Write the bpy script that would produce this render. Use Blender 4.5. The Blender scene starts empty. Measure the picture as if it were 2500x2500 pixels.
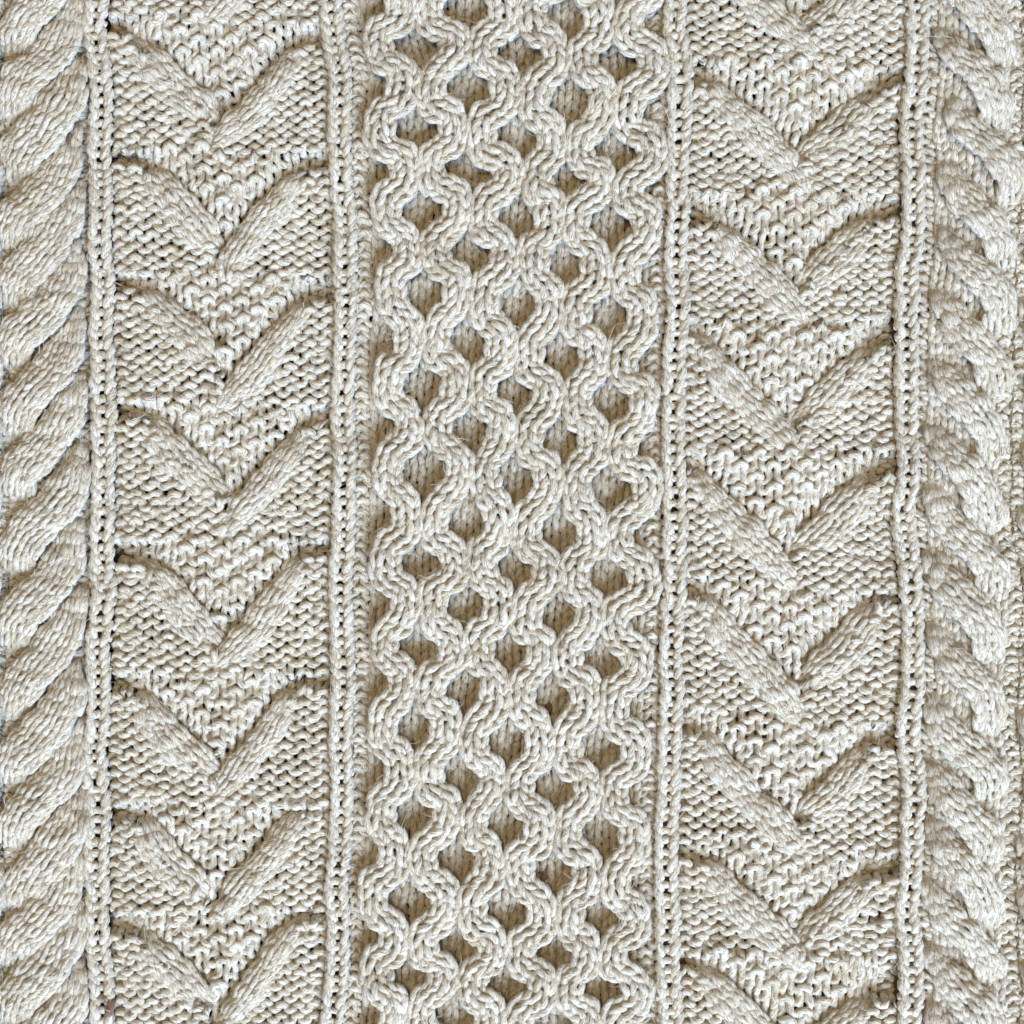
import bpy, math
import numpy as np

# ------------------------------------------------------------------ camera, world, light
S = 0.36 / 2500.0            # metres per photograph pixel on the plane of the fabric
scn = bpy.context.scene
cam_d = bpy.data.cameras.new('camera')
cam = bpy.data.objects.new('camera', cam_d)
scn.collection.objects.link(cam)
CAM_H = 0.62
cam.location = (0, 0, CAM_H)
cam_d.sensor_width = 36
cam_d.lens = 36 * (CAM_H - 12 * S) / 0.36
cam_d.clip_start, cam_d.clip_end = 0.02, 20
scn.camera = cam

world = bpy.data.worlds.new('World')
scn.world = world
world.use_nodes = True
bg = world.node_tree.nodes['Background']
bg.inputs[0].default_value = (0.74, 0.85, 1.0, 1)      # daylight about the room
bg.inputs[1].default_value = 0.22


def area(name, loc, size, energy, color):
    l = bpy.data.lights.new(name, 'AREA')
    l.shape, l.size, l.energy, l.color = 'SQUARE', size, energy, color
    o = bpy.data.objects.new(name, l)
    scn.collection.objects.link(o)
    o.location = loc
    d = np.array(loc, float)
    from mathutils import Vector
    o.rotation_euler = Vector(d).to_track_quat('Z', 'Y').to_euler()
    return o


# cool daylight from a window low beyond the lower right edge of the picture, and an added warm overhead fill that tans the recesses
area('window_light', (0.95, -2.10, 1.85), 1.9, 262, (0.61, 0.755, 1.0))
area('warm_recess_fill', (-0.25, 0.30, 1.9), 0.5, 14.5, (1.0, 0.71, 0.35))
scn.view_settings.view_transform = 'Standard'
scn.view_settings.look = 'None'
scn.view_settings.exposure = 0.0
scn.view_settings.gamma = 1.0
scn.render.engine = 'CYCLES'
scn.cycles.max_bounces = 8
scn.cycles.diffuse_bounces = 6

rng = np.random.default_rng(7)


# ------------------------------------------------------------------ materials
def wool_material():
    m = bpy.data.materials.new('oatmeal_wool')
    m.use_nodes = True
    nt = m.node_tree
    N, L = nt.nodes, nt.links
    b = N['Principled BSDF']
    b.inputs['Roughness'].default_value = 0.85
    b.inputs['Specular IOR Level'].default_value = 0.25
    b.inputs['Sheen Weight'].default_value = 0.25
    b.inputs['Sheen Roughness'].default_value = 0.5
    yc = N.new('ShaderNodeAttribute'); yc.attribute_name = 'yarn_co'
    tint = N.new('ShaderNodeAttribute'); tint.attribute_name = 'tint'
    # fine fibre streaks running along the twisted yarn
    n1 = N.new('ShaderNodeTexNoise'); n1.inputs['Scale'].default_value = 3.2
    n1.inputs['Detail'].default_value = 3; n1.inputs['Roughness'].default_value = 0.6
    L.new(yc.outputs['Vector'], n1.inputs['Vector'])
    r1 = N.new('ShaderNodeValToRGB')
    r1.color_ramp.elements[0].position = 0.33; r1.color_ramp.elements[0].color = (0.19, 0.14, 0.085, 1)
    r1.color_ramp.elements[1].position = 0.62; r1.color_ramp.elements[1].color = (0.66, 0.615, 0.525, 1)
    e = r1.color_ramp.elements.new(0.45); e.color = (0.48, 0.43, 0.335, 1)
    L.new(n1.outputs['Fac'], r1.inputs['Fac'])
    # heather: stitch-to-stitch tint between greyer and creamier wool
    r2 = N.new('ShaderNodeValToRGB')
    r2.color_ramp.elements[0].position = 0.0; r2.color_ramp.elements[0].color = (0.30, 0.19, 0.14, 1)
    r2.color_ramp.elements[1].position = 1.0; r2.color_ramp.elements[1].color = (1.08, 1.09, 1.12, 1)
    for p, c in ((0.14, (0.62, 0.53, 0.44, 1)), (0.3, (0.92, 0.88, 0.78, 1)), (0.6, (1.0, 0.99, 0.96, 1))):
        e = r2.color_ramp.elements.new(p); e.color = c
    L.new(tint.outputs['Fac'], r2.inputs['Fac'])
    mx = N.new('ShaderNodeMix'); mx.data_type = 'RGBA'; mx.blend_type = 'MULTIPLY'
    mx.inputs['Factor'].default_value = 1.0
    L.new(r1.outputs['Color'], mx.inputs['A']); L.new(r2.outputs['Color'], mx.inputs['B'])
    L.new(mx.outputs['Result'], b.inputs['Base Color'])
    # relief of the fibres
    n2 = N.new('ShaderNodeTexNoise'); n2.inputs['Scale'].default_value = 4.5
    n2.inputs['Detail'].default_value = 3
    L.new(yc.outputs['Vector'], n2.inputs['Vector'])
    bp = N.new('ShaderNodeBump'); bp.inputs['Strength'].default_value = 0.8
    bp.inputs['Distance'].default_value = 0.0006
    L.new(n2.outputs['Fac'], bp.inputs['Height'])
    L.new(bp.outputs['Normal'], b.inputs['Normal'])
    return m


WOOL = wool_material()


def table_material():
    m = bpy.data.materials.new('gap_dark_wood')  # wood of the added table, its brown matched to the shaded gaps
    m.use_nodes = True
    nt = m.node_tree
    b = nt.nodes['Principled BSDF']
    b.inputs['Roughness'].default_value = 0.6
    tc = nt.nodes.new('ShaderNodeTexCoord')
    mp = nt.nodes.new('ShaderNodeMapping'); mp.inputs['Scale'].default_value = (4, 60, 4)
    n = nt.nodes.new('ShaderNodeTexNoise'); n.inputs['Scale'].default_value = 3
    r = nt.nodes.new('ShaderNodeValToRGB')
    r.color_ramp.elements[0].color = (0.035, 0.022, 0.014, 1)
    r.color_ramp.elements[1].color = (0.085, 0.055, 0.035, 1)
    nt.links.new(tc.outputs['Object'], mp.inputs['Vector'])
    nt.links.new(mp.outputs['Vector'], n.inputs['Vector'])
    nt.links.new(n.outputs['Fac'], r.inputs['Fac'])
    nt.links.new(r.outputs['Color'], b.inputs['Base Color'])
    return m


# ------------------------------------------------------------------ traced layout (photograph pixels)
K1 = 1.5453


def curve1(pts):
    p = np.array(sorted(pts), float)
    return lambda y: np.interp(y, p[:, 0], p[:, 1])


RIB = [curve1([(0, 242), (320, 252), (650, 258), (1250, 258), (1900, 243), (2100, 239), (2350, 249), (2500, 252)]),
       curve1([(0, 817), (160, 830), (420, 845), (900, 849), (1250, 845), (1600, 838), (2000, 836), (2300, 828), (2500, 820)]),
       curve1([(0, 1659), (300, 1661), (600, 1658), (900, 1649), (1250, 1648), (1600, 1644), (1850, 1640), (2150, 1632), (2500, 1638)]),
       curve1([(0, 2246), (290, 2238), (390, 2235), (614, 2225), (937, 2211), (1230, 2216), (1450, 2228), (1800, 2231), (2200, 2225), (2500, 2228)])]
Y0, Y1 = -130, 2630          # how far the fabric is built above and below the frame


def cells(top, bot):
    return [(840 + x / K1, y / K1) for x, y in top] + [(840 + x / K1, 1250 + y / K1) for x, y in bot]


COL = [cells([(100, 20), (100, 330), (110, 640), (150, 950), (130, 1280), (150, 1600)],
             [(120, 20), (120, 330), (120, 650), (115, 970), (100, 1290), (75, 1590), (90, 1880)]),
       cells([(275, 170), (270, 495), (290, 785), (295, 1110), (295, 1450), (300, 1770)],
             [(280, 180), (280, 500), (270, 800), (255, 1130), (250, 1455), (250, 1730)]),
       cells([(470, 40), (470, 355), (470, 650), (475, 965), (480, 1295), (480, 1620)],
             [(480, 40), (465, 355), (450, 675), (435, 980), (440, 1300), (425, 1620), (430, 1890)]),
       cells([(655, 200), (665, 530), (665, 825), (650, 1145), (650, 1480), (645, 1800)],
             [(645, 190), (625, 520), (610, 860), (605, 1190), (620, 1510), (605, 1770)]),
       cells([(850, 65), (845, 390), (825, 690), (830, 1005), (820, 1340), (825, 1660)],
             [(815, 80), (800, 390), (785, 690), (795, 1030), (795, 1340), (795, 1650), (790, 1920)]),
       cells([(1020, 255), (1020, 580), (1015, 850), (995, 1195), (1000, 1510), (990, 1840)],
             [(985, 240), (960, 560), (955, 890), (975, 1220), (960, 1520), (965, 1795)]),
       cells([(1165, 95), (1180, 425), (1160, 730), (1120, 1040), (1130, 1380), (1140, 1700)],
             [(1145, 100), (1120, 425), (1110, 730), (1110, 1050), (1100, 1385), (1120, 1660), (1115, 1940)])]
COL[0] = [(x - 10, y) for x, y in COL[0]]
COL[6] = [(x + 28, y) for x, y in COL[6]]
for c in COL:                # carry each column on past the frame
    while c[0][1] > -260: c.insert(0, (c[0][0], c[0][1] - 204))
    while c[-1][1] < 2760: c.append((c[-1][0], c[-1][1] + 204))


def bands(x0, top, bot):
    out = []
    for y0, lst in ((0, top), (1250, bot)):
        for poly in lst:
            out.append([(x0 + x / K1, y0 + y / K1) for x, y in poly])
    return out


# left panel: "/" bands pass in front, "\" bands end against them
L_FRONT = bands(280, [[(320, 120), (420, 20), (560, -150)],
                      [(330, 580), (540, 390), (700, 160)], [(385, 1070), (520, 890), (700, 650)],
                      [(345, 1580), (520, 1420), (725, 1140)], [(365, 2030), (540, 1870), (735, 1600)]],
                [[(345, 610), (520, 460), (725, 165)], [(340, 1110), (520, 920), (690, 670)],
                 [(375, 1570), (540, 1340), (700, 1130)], [(390, 1950), (560, 1740), (715, 1535)],
                 [(390, 2430), (560, 2230), (715, 2030)]])
L_BACK = bands(280, [[(60, -370), (230, -170), (380, -10)],
                     [(60, 130), (220, 310), (385, 475)], [(110, 620), (250, 790), (400, 960)],
                     [(100, 1090), (230, 1230), (400, 1410)], [(100, 1570), (210, 1700), (420, 1910)]],
               [[(90, 190), (220, 330), (390, 520)], [(80, 680), (190, 830), (380, 1000)],
                [(70, 1170), (180, 1300), (360, 1480)], [(80, 1590), (180, 1700), (350, 1870)],
                [(80, 2080), (180, 2190), (350, 2360)]])
R_FRONT = bands(1640, [[(170, -130), (330, 30), (470, 150), (570, 250)],
                       [(120, 320), (330, 510), (470, 640), (545, 770)], [(160, 850), (320, 1010), (450, 1150), (530, 1240)],
                       [(90, 1270), (250, 1470), (400, 1640), (510, 1730)], [(70, 1780), (180, 1910), (400, 2130), (510, 2240)]],
                [[(110, 320), (250, 510), (400, 680), (540, 830)], [(110, 840), (260, 1030), (400, 1200), (530, 1310)],
                 [(120, 1310), (260, 1480), (420, 1640), (540, 1760)], [(80, 1730), (220, 1850), (330, 1960), (520, 2160)],
                 [(80, 2230), (220, 2360), (330, 2460), (520, 2660)]])
R_BACK = bands(1640, [[(505, 130), (620, 60), (740, -90)],
                      [(500, 610), (640, 500), (790, 330)], [(480, 1095), (620, 970), (770, 820)],
                      [(470, 1610), (620, 1480), (780, 1310)], [(465, 2095), (600, 1990), (770, 1800)]],
               [[(475, 660), (640, 540), (785, 340)], [(465, 1170), (620, 1060), (765, 890)],
                [(475, 1650), (640, 1520), (755, 1370)], [(460, 2090), (600, 1975), (770, 1840)],
                [(460, 2580), (600, 2470), (770, 2340)]])
L_RIDGE = [(40, 60), (366, 385), (665, 680), (980, 995), (1328, 1325), (1652, 1645), (1973, 1968), (2232, 2222), (2550, 2545), (2870, 2870)]
R_RIDGE = [(160, 165), (475, 482), (785, 792), (1110, 1105), (1415, 1452), (1735, 1775), (2058, 2085), (2338, 2345), (2660, 2665), (2980, 2980)]

LOBE_L = [-150, 6, 162, 323, 459, 614, 782, 937, 1112, 1289, 1463, 1631, 1787, 1948, 2077, 2226, 2375, 2530]
LOBE_R = [(2318, -185), (2318, -25), (2312, 136), (2328, 310), (2316, 470), (2308, 620), (2292, 770), (2290, 945), (2286, 1110), (2280, 1262),
          (2284, 1424), (2286, 1600), (2282, 1767), (2282, 1930), (2280, 2076), (2278, 2210), (2280, 2378), (2282, 2530)]

# ------------------------------------------------------------------ slow unevenness of the hand-knitted cloth
_wv = [(rng.uniform(-1, 1, 2) * 2 * math.pi / rng.uniform(120, 420), rng.uniform(0, 6.28, 3)) for _ in range(16)]


def wander(x, y):
    dx = np.zeros_like(x); dy = np.zeros_like(x); dz = np.zeros_like(x)
    for k, ph in _wv:
        a = k[0] * x + k[1] * y
        dx += np.sin(a + ph[0]); dy += np.sin(a + ph[1]); dz += np.sin(a + ph[2])
    return dx * 1.2, dy * 1.2, dz * 1.2


# ------------------------------------------------------------------ yarn: one continuous loop path per course
M, SIDES = 14, 7
BUCKET = {}
FUZZ = []


def noise1(shape, k):
    """smooth random sequence along the last axis"""
    n = shape[-1]
    c = rng.normal(0, 1, shape[:-1] + (n // k + 3,))
    p = np.arange(n) / k
    i = p.astype(int); f = p - i; f = f * f * (3 - 2 * f)
    return c[..., i] * (1 - f) + c[..., i + 1] * f


def knit(surf, n, rows, sign, keys, R=9.6, h=0.80, a=0.165, d=6.5, jit=2.2, lift=None, wide=None):
    """surf(u, v) -> x, y(down), z in pixels;  sign[rows, n]: +1 knit, -1 purl;  keys[rows, n]: bucket of each stitch"""
    rows = np.asarray(rows, float)
    J = len(rows)
    k = np.arange(n * M + 1)
    tt = k / M
    ph = 2 * np.pi * (tt - 0.5)
    U = np.broadcast_to(tt + a * np.sin(2 * ph), (J, k.size))
    V = rows[:, None] + h * np.cos(ph)[None]
    # sign blends from stitch to stitch through the sinker loop between them
    ctr = np.clip(tt - 0.5, 0, n - 1)
    i0 = np.clip(np.floor(ctr).astype(int), 0, max(n - 2, 0)); i1 = np.clip(i0 + 1, 0, n - 1)
    f = np.clip((ctr - i0 - 0.5) / 0.36 + 0.5, 0, 1); f = f * f * (3 - 2 * f)
    sg = sign[:, i0] * (1 - f) + sign[:, i1] * f
    off = -sg * d * np.cos(2 * ph)[None]
    if lift is not None:
        off = off + lift[:, i0] * (1 - f) + lift[:, i1] * f

    def pos(u, v):
        x, y, z = surf(u, v)
        dx, dy, dz = wander(x, y)
        return np.stack([x + dx, -(y + dy), z + dz], -1)
    e = 0.04
    P = pos(U, V)
    du = pos(U + e, V) - pos(U - e, V)
    dv = pos(U, V + e) - pos(U, V - e)
    Nn = np.cross(du, dv)
    Nn /= np.linalg.norm(Nn, axis=-1, keepdims=True) + 1e-9
    P = P + Nn * off[..., None]
    # uneven tension: every stitch a little off its place
    ff = ctr - i0
    for ax, amp in ((0, jit), (1, jit), (2, jit * 0.8)):
        q = rng.normal(0, amp, (J, n))
        P[..., ax] += q[:, i0] * (1 - ff) + q[:, i1] * ff
    rad = R * (1 + 0.07 * noise1((J, k.size), M) + 0.055 * noise1((J, k.size), 4))
    rad = np.clip(rad, R * 0.72, R * 1.35)
    if wide is not None:
        rad = rad * (wide[:, i0] * (1 - f) + wide[:, i1] * f)
    T = np.gradient(P, axis=1)
    T /= np.linalg.norm(T, axis=-1, keepdims=True) + 1e-9
    B = np.cross(T, Nn)
    B /= np.linalg.norm(B, axis=-1, keepdims=True) + 1e-9
    N2 = np.cross(B, T)
    th = np.arange(SIDES) * 2 * np.pi / SIDES
    dirv = B[:, :, None] * np.cos(th)[None, None, :, None] + N2[:, :, None] * np.sin(th)[None, None, :, None]
    rough = 1 + 0.06 * rng.normal(0, 1, (J, k.size, SIDES)) + 0.05 * noise1((J, SIDES, k.size), 3).transpose(0, 2, 1)
    ring = P[:, :, None] + dirv * (rad[:, :, None] * rough)[..., None]
    seg = np.linalg.norm(np.diff(P, axis=1), axis=-1)
    s = np.concatenate([np.zeros((J, 1)), np.cumsum(seg, 1)], 1) + rng.uniform(0, 4000, (J, 1))
    tw = th[None, None, :] + s[:, :, None] * 0.055
    yco = np.stack([np.broadcast_to(s[:, :, None] / 46.0, tw.shape), np.cos(tw), np.sin(tw)], -1)
    tn = 0.58 + 0.10 * noise1((J, k.size), M) + 0.16 * noise1((J, k.size), 4)
    tn = np.clip(tn, 0.3, 1)
    # now and then a tweedy brown fleck spun into the yarn
    for _ in range(rng.poisson(J * n * 0.011)):
        jj = rng.integers(J); kk = rng.integers(k.size)
        w = rng.uniform(2.0, 6.0)
        depth = rng.uniform(0.2, 0.55)
        tn[jj] -= depth * np.exp(-((k - kk) / w) ** 2)
    tn = np.clip(tn, 0, 1)
    xs, ys = P[..., 0], -P[..., 1]
    pick = (rng.random(dirv.shape[:3]) < 0.25) & (dirv[..., 2] > 0.15) & (xs > -40)[:, :, None] & (xs < 2540)[:, :, None] & (ys > -40)[:, :, None] & (ys < 2540)[:, :, None]
    FUZZ.append((ring[pick], dirv[pick], np.broadcast_to(T[:, :, None], dirv.shape)[pick], np.broadcast_to(tn[:, :, None], dirv.shape[:3])[pick]))
    for jj in range(J):
        for ii in range(n):
            mid = ii * M + M // 2
            if not (-140 < xs[jj, mid] < 2640 and -140 < ys[jj, mid] < 2640):
                continue
            sl = slice(ii * M, ii * M + M + 1)
            BUCKET.setdefault(keys[jj][ii], []).append((ring[jj, sl], dirv[jj, sl], yco[jj, sl], tn[jj, sl]))


def strip(path, hw, wales, pitch, z0, dome, key, sign=1, zfun=None, shear=0.0, R=9.4, tilt=0.0, **kw):
    """overlay strand: parallel wales of knit stitches swept along a path given from top to bottom"""
    p = np.array(path, float)[::-1]
    t = np.concatenate([[0], np.cumsum(np.linalg.norm(np.diff(p, axis=0), axis=1))])
    tf = np.linspace(0, t[-1], 400)
    # smooth the polyline
    fx, fy = np.interp(tf, t, p[:, 0]), np.interp(tf, t, p[:, 1])
    kk = kw.pop('smooth', 41)
    ker = np.hanning(kk + 2)[1:-1]; ker /= ker.sum()

    def sm(q):
        w = kk // 2
        ext = np.concatenate([2 * q[0] - q[w:0:-1], q, 2 * q[-1] - q[-2:-w - 2:-1]])
        return np.convolve(ext, ker, 'valid')
    fx, fy = sm(fx), sm(fy)
    ln = np.concatenate([[0], np.cumsum(np.hypot(np.diff(fx), np.diff(fy)))])
    nr = max(3, int(round(ln[-1] / pitch)))
    tx, ty = np.gradient(fx, ln), np.gradient(fy, ln)
    tl = np.hypot(tx, ty); tx /= tl; ty /= tl

    def surf(u, v):
        s = v / nr * ln[-1]
        sc = np.clip(s, 0, ln[-1])
        X, Y = np.interp(sc, ln, fx), np.interp(sc, ln, fy)
        TX, TY = np.interp(sc, ln, tx), np.interp(sc, ln, ty)
        X = X + TX * (s - sc); Y = Y + TY * (s - sc)
        BX, BY = -TY, TX                              # to the right of a path that climbs the picture
        if shear:
            pr = np.clip((1 - shear) + shear * BX, 0.5, 1.5)      # keep the width across the strand
            BX, BY = (BX * (1 - shear) + shear) / pr, BY * (1 - shear) / pr
        w = (u / wales - 0.5) * 2
        wc = np.clip(w, -1.15, 1.15)
        H = hw(sc / ln[-1]) if callable(hw) else hw
        lat = H * np.sin(wc * 1.25) / math.sin(1.25)
        z = z0 + dome * (np.cos(wc * 1.35) - 0.2) / 0.8 + tilt * wc
        if zfun is not None:
            z = z + zfun(sc / ln[-1], wc)
        return X + BX * lat, Y + BY * lat, z
    sg = np.full((nr, wales), float(sign))
    ks = [[key] * wales for _ in range(nr)]
    knit(surf, wales, np.arange(nr) + 0.5, sg, ks, R=R, **kw)


def lattice(xl, xr, n, pitch, zf, classify, slope=0.0, **kw):
    """ground: n wales between two edges, courses climbing the picture"""
    nr = int((Y1 - Y0) / pitch)

    def surf(u, v):
        y = Y1 - v * pitch
        a, b = xl(y), xr(y)
        x = a + (b - a) * u / n
        yy = y + slope * (x - 1250)
        return x, yy, zf(x, yy)
    jj, ii = np.meshgrid(np.arange(nr) + 0.5, np.arange(n) + 0.5, indexing='ij')
    X, Y, _ = surf(ii, jj)
    sg, ks, *more = classify(X, Y, np.round(jj - .5).astype(int), np.round(ii - .5).astype(int))
    if more:
        kw['lift'], kw['wide'] = more
    knit(surf, n, jj[:, 0], sg, ks, **kw)


# ------------------------------------------------------------------ honeycomb panel
def rib_dip(x, y):
    """the purl gutters on either side of each rib lie low"""
    dd = np.min([np.abs(x - r(y) + 6) for r in RIB], axis=0)
    return 15 * np.exp(-(np.clip(dd - 24, 0, 200) / 18.0) ** 2)


CX = [curve1([(y, x) for x, y in c]) for c in COL]
ALLC = np.array([(x, y, ci, k) for ci, c in enumerate(COL) for k, (x, y) in enumerate(c)])


def hc_left(y): return RIB[1](y) + 19
def hc_right(y): return RIB[2](y) - 33


def hc_class(X, Y, j, i):
    ks = []
    sg = np.ones(X.shape)
    n = X.shape[1]
    sg[:, 0] = -1; sg[:, -1] = -1
    for r in range(X.shape[0]):
        row = []
        for c in range(n):
            if c == 0 or c == n - 1:
                row.append(('hc_edge', int(c > 3)))
            else:
                dd = (ALLC[:, 0] - X[r, c]) ** 2 + (ALLC[:, 1] - Y[r, c]) ** 2
                b = ALLC[dd.argmin()]
                row.append(('cell', int(b[2]), int(b[3])))
        ks.append(row)
    return sg, ks


def hc_z(x, y):
    e = np.minimum(x - hc_left(y), hc_right(y) - x)
    return -15 + 17 * np.exp(-(np.clip(e, 0, 400) / 38.0) ** 2) - rib_dip(x, y) * 0.6


lattice(hc_left, hc_right, 20, 26.5, hc_z, hc_class, slope=0.05, R=9.2, d=7.0, h=0.9, a=0.175)

G = 33
for ci in range(6):
    pts = []
    for (x, y) in COL[ci]:
        pts.append((CX[ci + 1](y) - G, y))
    for (x, y) in COL[ci + 1]:
        pts.append((CX[ci](y) + G, y))
    pts.sort(key=lambda q: q[1])
    # dwell at each turn, cross quickly between the turns
    full = []
    for (xa, ya), (xb, yb) in zip(pts[:-1], pts[1:]):
        for f in np.linspace(0, 1, 15)[:-1]:
            g = np.clip((f - 0.5) * 2.1 + 0.5, 0, 1); g = g * g * (3 - 2 * g)
            full.append((xa + (xb - xa) * g, ya + (yb - ya) * f))
    strip(full, 32, 2, 27, 32, 11, ('strand', ci), shear=0.55, smooth=5, R=9.3, jit=3.2, d=6.2, a=0.18, h=0.85)

# ------------------------------------------------------------------ chevron panels


def trim(poly, a, b):
    p = np.array(poly, float)
    t = np.concatenate([[0], np.cumsum(np.linalg.norm(np.diff(p, axis=0), axis=1))])
    tf = np.linspace(a, t[-1] - b, 8)
    return [(np.interp(q, t, p[:, 0]), np.interp(q, t, p[:, 1])) for q in tf]


def poly_y(poly, x):
    p = np.array(sorted(poly))
    return np.interp(x, p[:, 0], p[:, 1])


def chevron(tag, xl, xr, front, back, ridge, mirror, slope):
    nk = len(front)
    # where the two bands meet
    tips = []
    for k in range(nk):
        bx = back[k][0][0] if mirror else back[k][-1][0]
        tips.append(bx)

    def vcurve(k, x):
        lo, hi = (front[k], back[k]) if mirror else (back[k], front[k])
        return np.where(x < tips[k], poly_y(lo, x), poly_y(hi, x))

    def region(x, y):
        """0 field, 1 wedge, and which repeat, and the depth below the ridge above"""
        kk = np.full(x.shape, -1); wedge = np.zeros(x.shape, bool); dep = np.full(x.shape, 999.0)
        dv = np.full(x.shape, 999.0)
        for k in range(nk):
            rl, rr = ridge[k]
            rid = np.where(x < tips[k], rl, rr)
            vk = vcurve(k, x)
            if k == 0:
                top = np.full(x.shape, -999.0)
            else:
                top = np.where(x < tips[k], ridge[k - 1][0], ridge[k - 1][1])
            inr = (y >= top) & (y < rid)
            kk = np.where(inr, k, kk)
            wedge = np.where(inr, y < vk, wedge)
            dep = np.where(inr, rid - y, dep)
            dv = np.where(inr, y - vk, dv)
        kk = np.where(kk < 0, nk - 1, kk)
        return kk, wedge, dep, dv

    tp = np.array(tips)

    def backside(x, kk):
        return np.where((x > tp[kk]) == mirror, 1.0, 0.6)

    def zf(x, y):
        kk, wedge, dep, dv = region(x, y)
        zfield = 1 + 9 * np.exp(-np.clip(dep, 0, 200) / 22.0) + 15 * np.exp(-np.clip(dv, 0, 300) / 60.0) * backside(x, kk)
        zw = 6 - 32 * np.exp(-(np.clip(-dv - 48, 0, 300) / 40.0) ** 2)
        return np.where(wedge, zw, zfield) - rib_dip(x, y)

    def cls(X, Y, j, i):
        kk, wedge, dep, dv = region(X, Y)
        sg = -np.ones(X.shape)
        moss = np.where((i + j) % 2 == 0, 1.0, -1.0)
        near = (-dv < 82)                       # plain knit gutter along the bands
        sg = np.where(wedge, np.where(near, 1.0, moss), sg)
        sg[:, 0] = -1; sg[:, -1] = -1
        ks = [[((tag, 'wedge', int(kk[r, c])) if wedge[r, c] else (tag, 'field')) for c in range(X.shape[1])]
              for r in range(X.shape[0])]
        ms = wedge & ~near
        return sg, ks, np.where(ms, np.where(sg < 0, 4.5, -5.0), 0.0), np.where(ms, np.where(sg < 0, 1.1, 0.92), 1.0)
    lattice(xl, xr, 13, 26.5, zf, cls, slope=slope, R=9.6, a=0.15, d=7.5, jit=2.8)

    def endz(s, w):       # both ends of a band sink into the ground
        return -26 * np.exp(-(s / 0.07)) - 22 * np.exp(-((1 - s) / 0.10))
    def taper_b(q):
        return 34 * np.clip(0.6 + 0.5 * np.minimum(q, 1 - q) / 0.35, 0, 1)

    def taper_f(q):
        return (33 if mirror else 28) * np.clip(0.55 + 0.5 * np.minimum(q, 1 - q) / 0.35, 0, 1)
    for k in range(nk):
        strip(trim(back[k], 18, 14) if not mirror else trim(back[k], 14, 22)[::-1], taper_b, 3, 27, 4, 8, (tag, 'band', 'back', k), zfun=endz, shear=0.4, jit=3.6, d=6.2, h=0.85, a=0.185, R=8.8, tilt=5 if mirror else -5)
        strip(trim(front[k], 16, 24)[::-1] if not mirror else trim(front[k], 18, 16), taper_f, 3, 27, 7, 9, (tag, 'band', 'front', k), zfun=endz, shear=0.4, jit=3.6, d=6.2, h=0.85, a=0.185, R=8.8, tilt=-6 if mirror else 6)


chevron('chev_l', lambda y: RIB[0](y) + 19, lambda y: RIB[1](y) - 32, L_FRONT, L_BACK, L_RIDGE, False, 0.02)
chevron('chev_r', lambda y: RIB[2](y) + 19, lambda y: RIB[3](y) - 32, R_FRONT, R_BACK, R_RIDGE, True, 0.03)

# ------------------------------------------------------------------ knit rib columns
for ri, rb in enumerate(RIB):
    ys = np.linspace(Y0, Y1, 60)
    strip([(rb(y) - 6, y) for y in ys], 28, 1, 25.8, 14, 6, ('rib', ri), smooth=5, R=10.0, a=0.175, h=0.9, d=5.0)

# ------------------------------------------------------------------ rope cables


def rope(tag, lobes, shape, hw, wales, sgn, xl, xr, nw, ground):
    def cls(X, Y, j, i):
        sg = np.full(X.shape, ground); sg[:, 0] = -1; sg[:, -1] = -1
        return sg, [[(tag, 'ground')] * X.shape[1] for _ in range(X.shape[0])]
    lattice(xl, xr, nw, 26.0, lambda x, y: -13 - rib_dip(x, y), cls, R=9.6)
    for k, (ax, ay) in enumerate(lobes):
        jx, jy = rng.normal(0, 4, 2)
        pth = [(ax + jx + px, ay + jy + py) for px, py in shape]

        def zf(s, w):     # s runs from the bottom end (0) to the hooked top end (1)
            return 14 * np.sin(np.pi * np.clip(s, 0, 1)) ** 0.8 - 26 * np.exp(-((1 - s) / 0.16)) - 24 * np.exp(-(s / 0.14))
        def wf(q):        # slimmer where it hooks out from under the lobe above
            return hw * np.clip(0.55 + 0.46 * (1 - q) / 0.32, 0, 1)
        strip(pth, wf, wales, 26, 8, 11, (tag, 'lobe', k), zfun=zf, shear=0.45, R=8.7, jit=3.6, d=6.0, h=0.86, a=0.18, tilt=-10 * sgn)


SH_L = ((4, -24), (2, 24), (-6, 72), (-34, 122), (-74, 166), (-112, 202), (-136, 238), (-142, 278))
SH_R = ((2, -64), (8, -34), (28, 2), (64, 42), (104, 84), (132, 130), (140, 182))
rope('rope_l', [(170, y) for y in LOBE_L], SH_L, 45, 4, -1, lambda y: RIB[0](y) - 240, lambda y: RIB[0](y) - 32, 7, -1.0)
rope('rope_ll', [(-40, y + 60) for y in LOBE_L], SH_L, 48, 4, -1, lambda y: RIB[0](y) - 420, lambda y: RIB[0](y) - 240, 6, -1.0)
rope('rope_r', LOBE_R, SH_R, 37, 3, 1, lambda y: RIB[3](y) + 19, lambda y: RIB[3](y) + 262, 7, 1.0)
rope('rope_rr', [(x + 236, y + 40) for x, y in LOBE_R], SH_R, 38, 3, 1, lambda y: RIB[3](y) + 262, lambda y: RIB[3](y) + 420, 5, 1.0)


# ------------------------------------------------------------------ build the objects
def link(o, parent=None):
    scn.collection.objects.link(o)
    o.parent = parent
    return o


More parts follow.
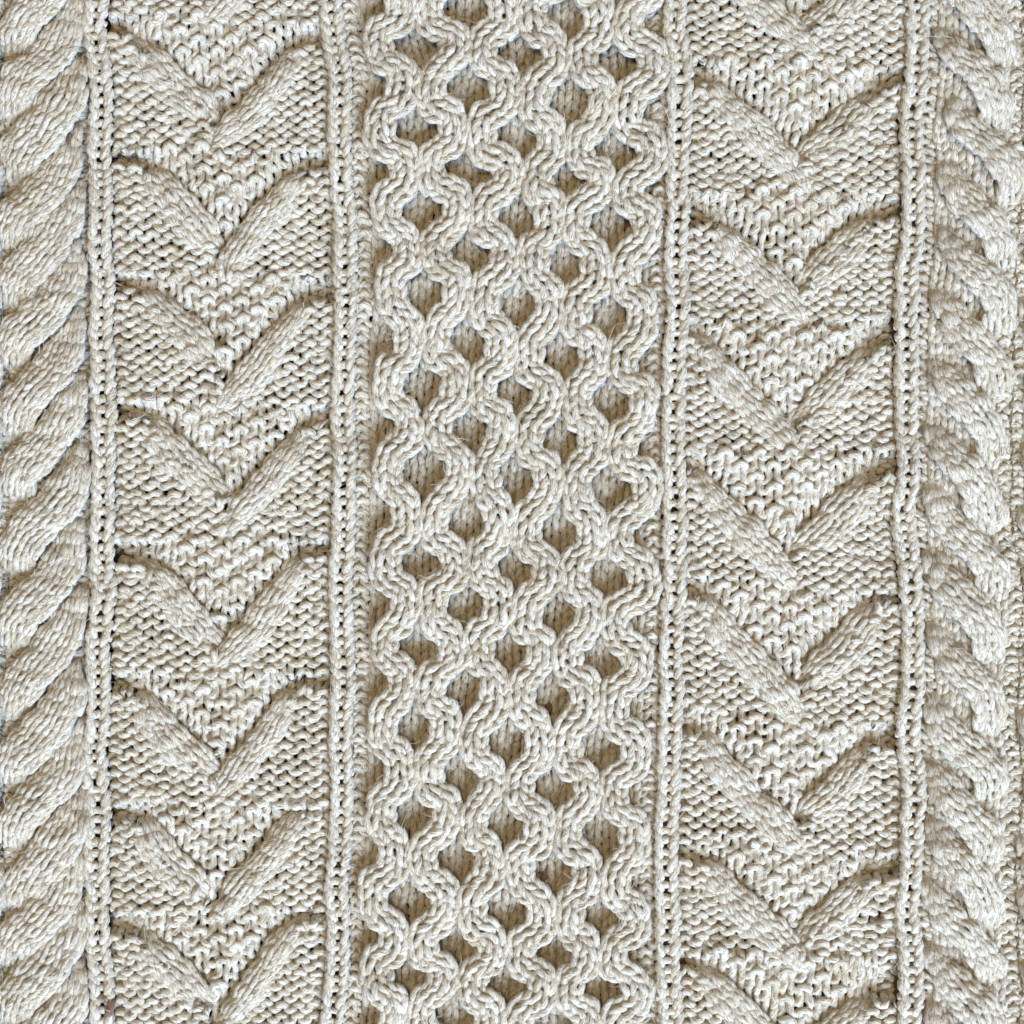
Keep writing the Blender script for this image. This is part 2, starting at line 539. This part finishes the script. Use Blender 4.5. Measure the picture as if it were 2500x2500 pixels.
def build(name, key, parent):
    items = BUCKET.pop(key, None)
    if not items:
        return None
    ring = np.stack([q[0] for q in items]); nrm = np.stack([q[1] for q in items])
    yco = np.stack([q[2] for q in items]); tn = np.stack([q[3] for q in items])
    ns = ring.shape[0]
    nv = (M + 1) * SIDES
    a, b = np.meshgrid(np.arange(M), np.arange(SIDES), indexing='ij')
    b2 = (b + 1) % SIDES
    q = np.stack([a * SIDES + b, (a + 1) * SIDES + b, (a + 1) * SIDES + b2, a * SIDES + b2], -1).reshape(-1, 4)
    F = (q[None] + (np.arange(ns) * nv)[:, None, None]).reshape(-1, 4)
    me = bpy.data.meshes.new(name)
    me.vertices.add(ns * nv)
    co = (ring.reshape(-1, 3) + np.array([-1250.0, 1250.0, 0.0])) * S
    me.vertices.foreach_set('co', co.astype(np.float32).ravel())
    me.loops.add(F.size)
    me.loops.foreach_set('vertex_index', F.astype(np.int32).ravel())
    me.polygons.add(len(F))
    me.polygons.foreach_set('loop_start', (np.arange(len(F)) * 4).astype(np.int32))
    me.polygons.foreach_set('use_smooth', np.ones(len(F), bool))
    at = me.attributes.new('yarn_co', 'FLOAT_VECTOR', 'POINT')
    at.data.foreach_set('vector', yco.reshape(-1, 3).astype(np.float32).ravel())
    at = me.attributes.new('tint', 'FLOAT', 'POINT')
    at.data.foreach_set('value', np.repeat(tn.reshape(-1), SIDES).astype(np.float32))
    me.update(calc_edges=True)
    me.normals_split_custom_set_from_vertices(nrm.reshape(-1, 3).astype(np.float32))
    me.materials.append(WOOL)
    o = bpy.data.objects.new(name, me)
    return link(o, parent)


root = link(bpy.data.objects.new('knitted_sweater', None))
root['label'] = 'oatmeal wool cable-knit fabric with honeycomb centre, chevron panels and rope cables'
root['category'] = 'knitwear'

hp = build('honeycomb_panel', ('hc_edge', 0), root)
build('purl_edge', ('hc_edge', 1), hp)
for key in sorted(k for k in BUCKET if k[0] == 'cell'):
    build('honeycomb_cell', key, hp)
for ci in range(6):
    build('honeycomb_strand', ('strand', ci), hp)
for tag in ('chev_l', 'chev_r'):
    cp = build('chevron_panel', (tag, 'field'), root)
    for key in sorted((k for k in BUCKET if k[0] == tag), key=str):
        build('moss_stitch_wedge' if key[1] == 'wedge' else 'diagonal_band', key, cp)
for ri in range(4):
    build('rib_column', ('rib', ri), root)
for tag in ('rope_l', 'rope_ll', 'rope_r', 'rope_rr'):
    rp = build('rope_cable', (tag, 'ground'), root)
    for key in sorted((k for k in BUCKET if k[0] == tag), key=str):
        build('cable_lobe', key, rp)

# loose fibres standing off the yarn
FZ = FUZZ
pos_, dir_, tan_, tn_ = (np.concatenate([f[i] for f in FZ]) for i in range(4))
nf = 70000
idx = rng.integers(0, len(pos_), nf)
p0, nn, tt_ = pos_[idx], dir_[idx], tan_[idx]
tt_ = tt_ * rng.choice([-1, 1], nf)[:, None]
d0 = tt_ + nn * rng.uniform(0.1, 0.7, nf)[:, None] + rng.normal(0, 0.35, (nf, 3))
d0 /= np.linalg.norm(d0, axis=1, keepdims=True)
ben = rng.normal(0, 0.45, (nf, 3)) - nn * 0.35
ln_ = rng.gamma(3.0, 7.0, nf)[:, None]
c0 = p0 - d0 * 2
c1 = p0 + d0 * ln_ * 0.5
d1 = d0 + ben; d1 /= np.linalg.norm(d1, axis=1, keepdims=True)
c2 = c1 + d1 * ln_ * 0.5
sd = np.cross(d0, [0.0, 0.0, 1.0]); sd /= np.linalg.norm(sd, axis=1, keepdims=True) + 1e-6
up = np.cross(sd, d0)
wv = rng.uniform(0.4, 0.95, nf)[:, None]
vv = []
for c, ws in ((c0, 1.0), (c1, 0.8), (c2, 0.25)):
    for q in range(3):
        an = q * 2.0944
        vv.append(c + (sd * math.cos(an) + up * math.sin(an)) * wv * ws)
vv = (np.stack(vv, 1).reshape(-1, 3) + np.array([-1250.0, 1250.0, 0.0])) * S
fq = []
for a_ in range(2):
    for b_ in range(3):
        fq.append((a_ * 3 + b_, a_ * 3 + (b_ + 1) % 3, a_ * 3 + 3 + (b_ + 1) % 3, a_ * 3 + 3 + b_))
F = (np.array(fq)[None] + (np.arange(nf) * 9)[:, None, None]).reshape(-1, 4)
me = bpy.data.meshes.new('wool_fuzz')
me.vertices.add(len(vv)); me.vertices.foreach_set('co', vv.astype(np.float32).ravel())
me.loops.add(F.size); me.loops.foreach_set('vertex_index', F.astype(np.int32).ravel())
me.polygons.add(len(F)); me.polygons.foreach_set('loop_start', (np.arange(len(F)) * 4).astype(np.int32))
me.polygons.foreach_set('use_smooth', np.ones(len(F), bool))
at = me.attributes.new('tint', 'FLOAT', 'POINT')
at.data.foreach_set('value', np.repeat(tn_[idx], 9).astype(np.float32))
at = me.attributes.new('yarn_co', 'FLOAT_VECTOR', 'POINT')
at.data.foreach_set('vector', np.repeat(rng.uniform(0, 900, (nf, 3)), 9, 0).astype(np.float32).ravel())
me.update(calc_edges=True)
me.materials.append(WOOL)
fz = link(bpy.data.objects.new('wool_fuzz', me), root)
fz['kind'] = 'stuff'

# unseen table added under the fabric, dark to deepen the gaps between stitches
zt = -34 * S
me = bpy.data.meshes.new('added_table_top')
w, t = 0.32, 0.025
vs = [(x * w, y * w, zt + z) for z in (-t, 0) for x, y in ((-1, -1), (1, -1), (1, 1), (-1, 1))]
me.from_pydata(vs, [], [(0, 3, 2, 1), (4, 5, 6, 7), (0, 1, 5, 4), (1, 2, 6, 5), (2, 3, 7, 6), (3, 0, 4, 7)])
me.materials.append(table_material())
tb = link(bpy.data.objects.new('added_table_top', me))
tb['kind'] = 'structure'
print('left over', list(BUCKET)[:5], 'tris', sum(len(o.data.polygons) * 2 for o in scn.objects if o.type == 'MESH'))
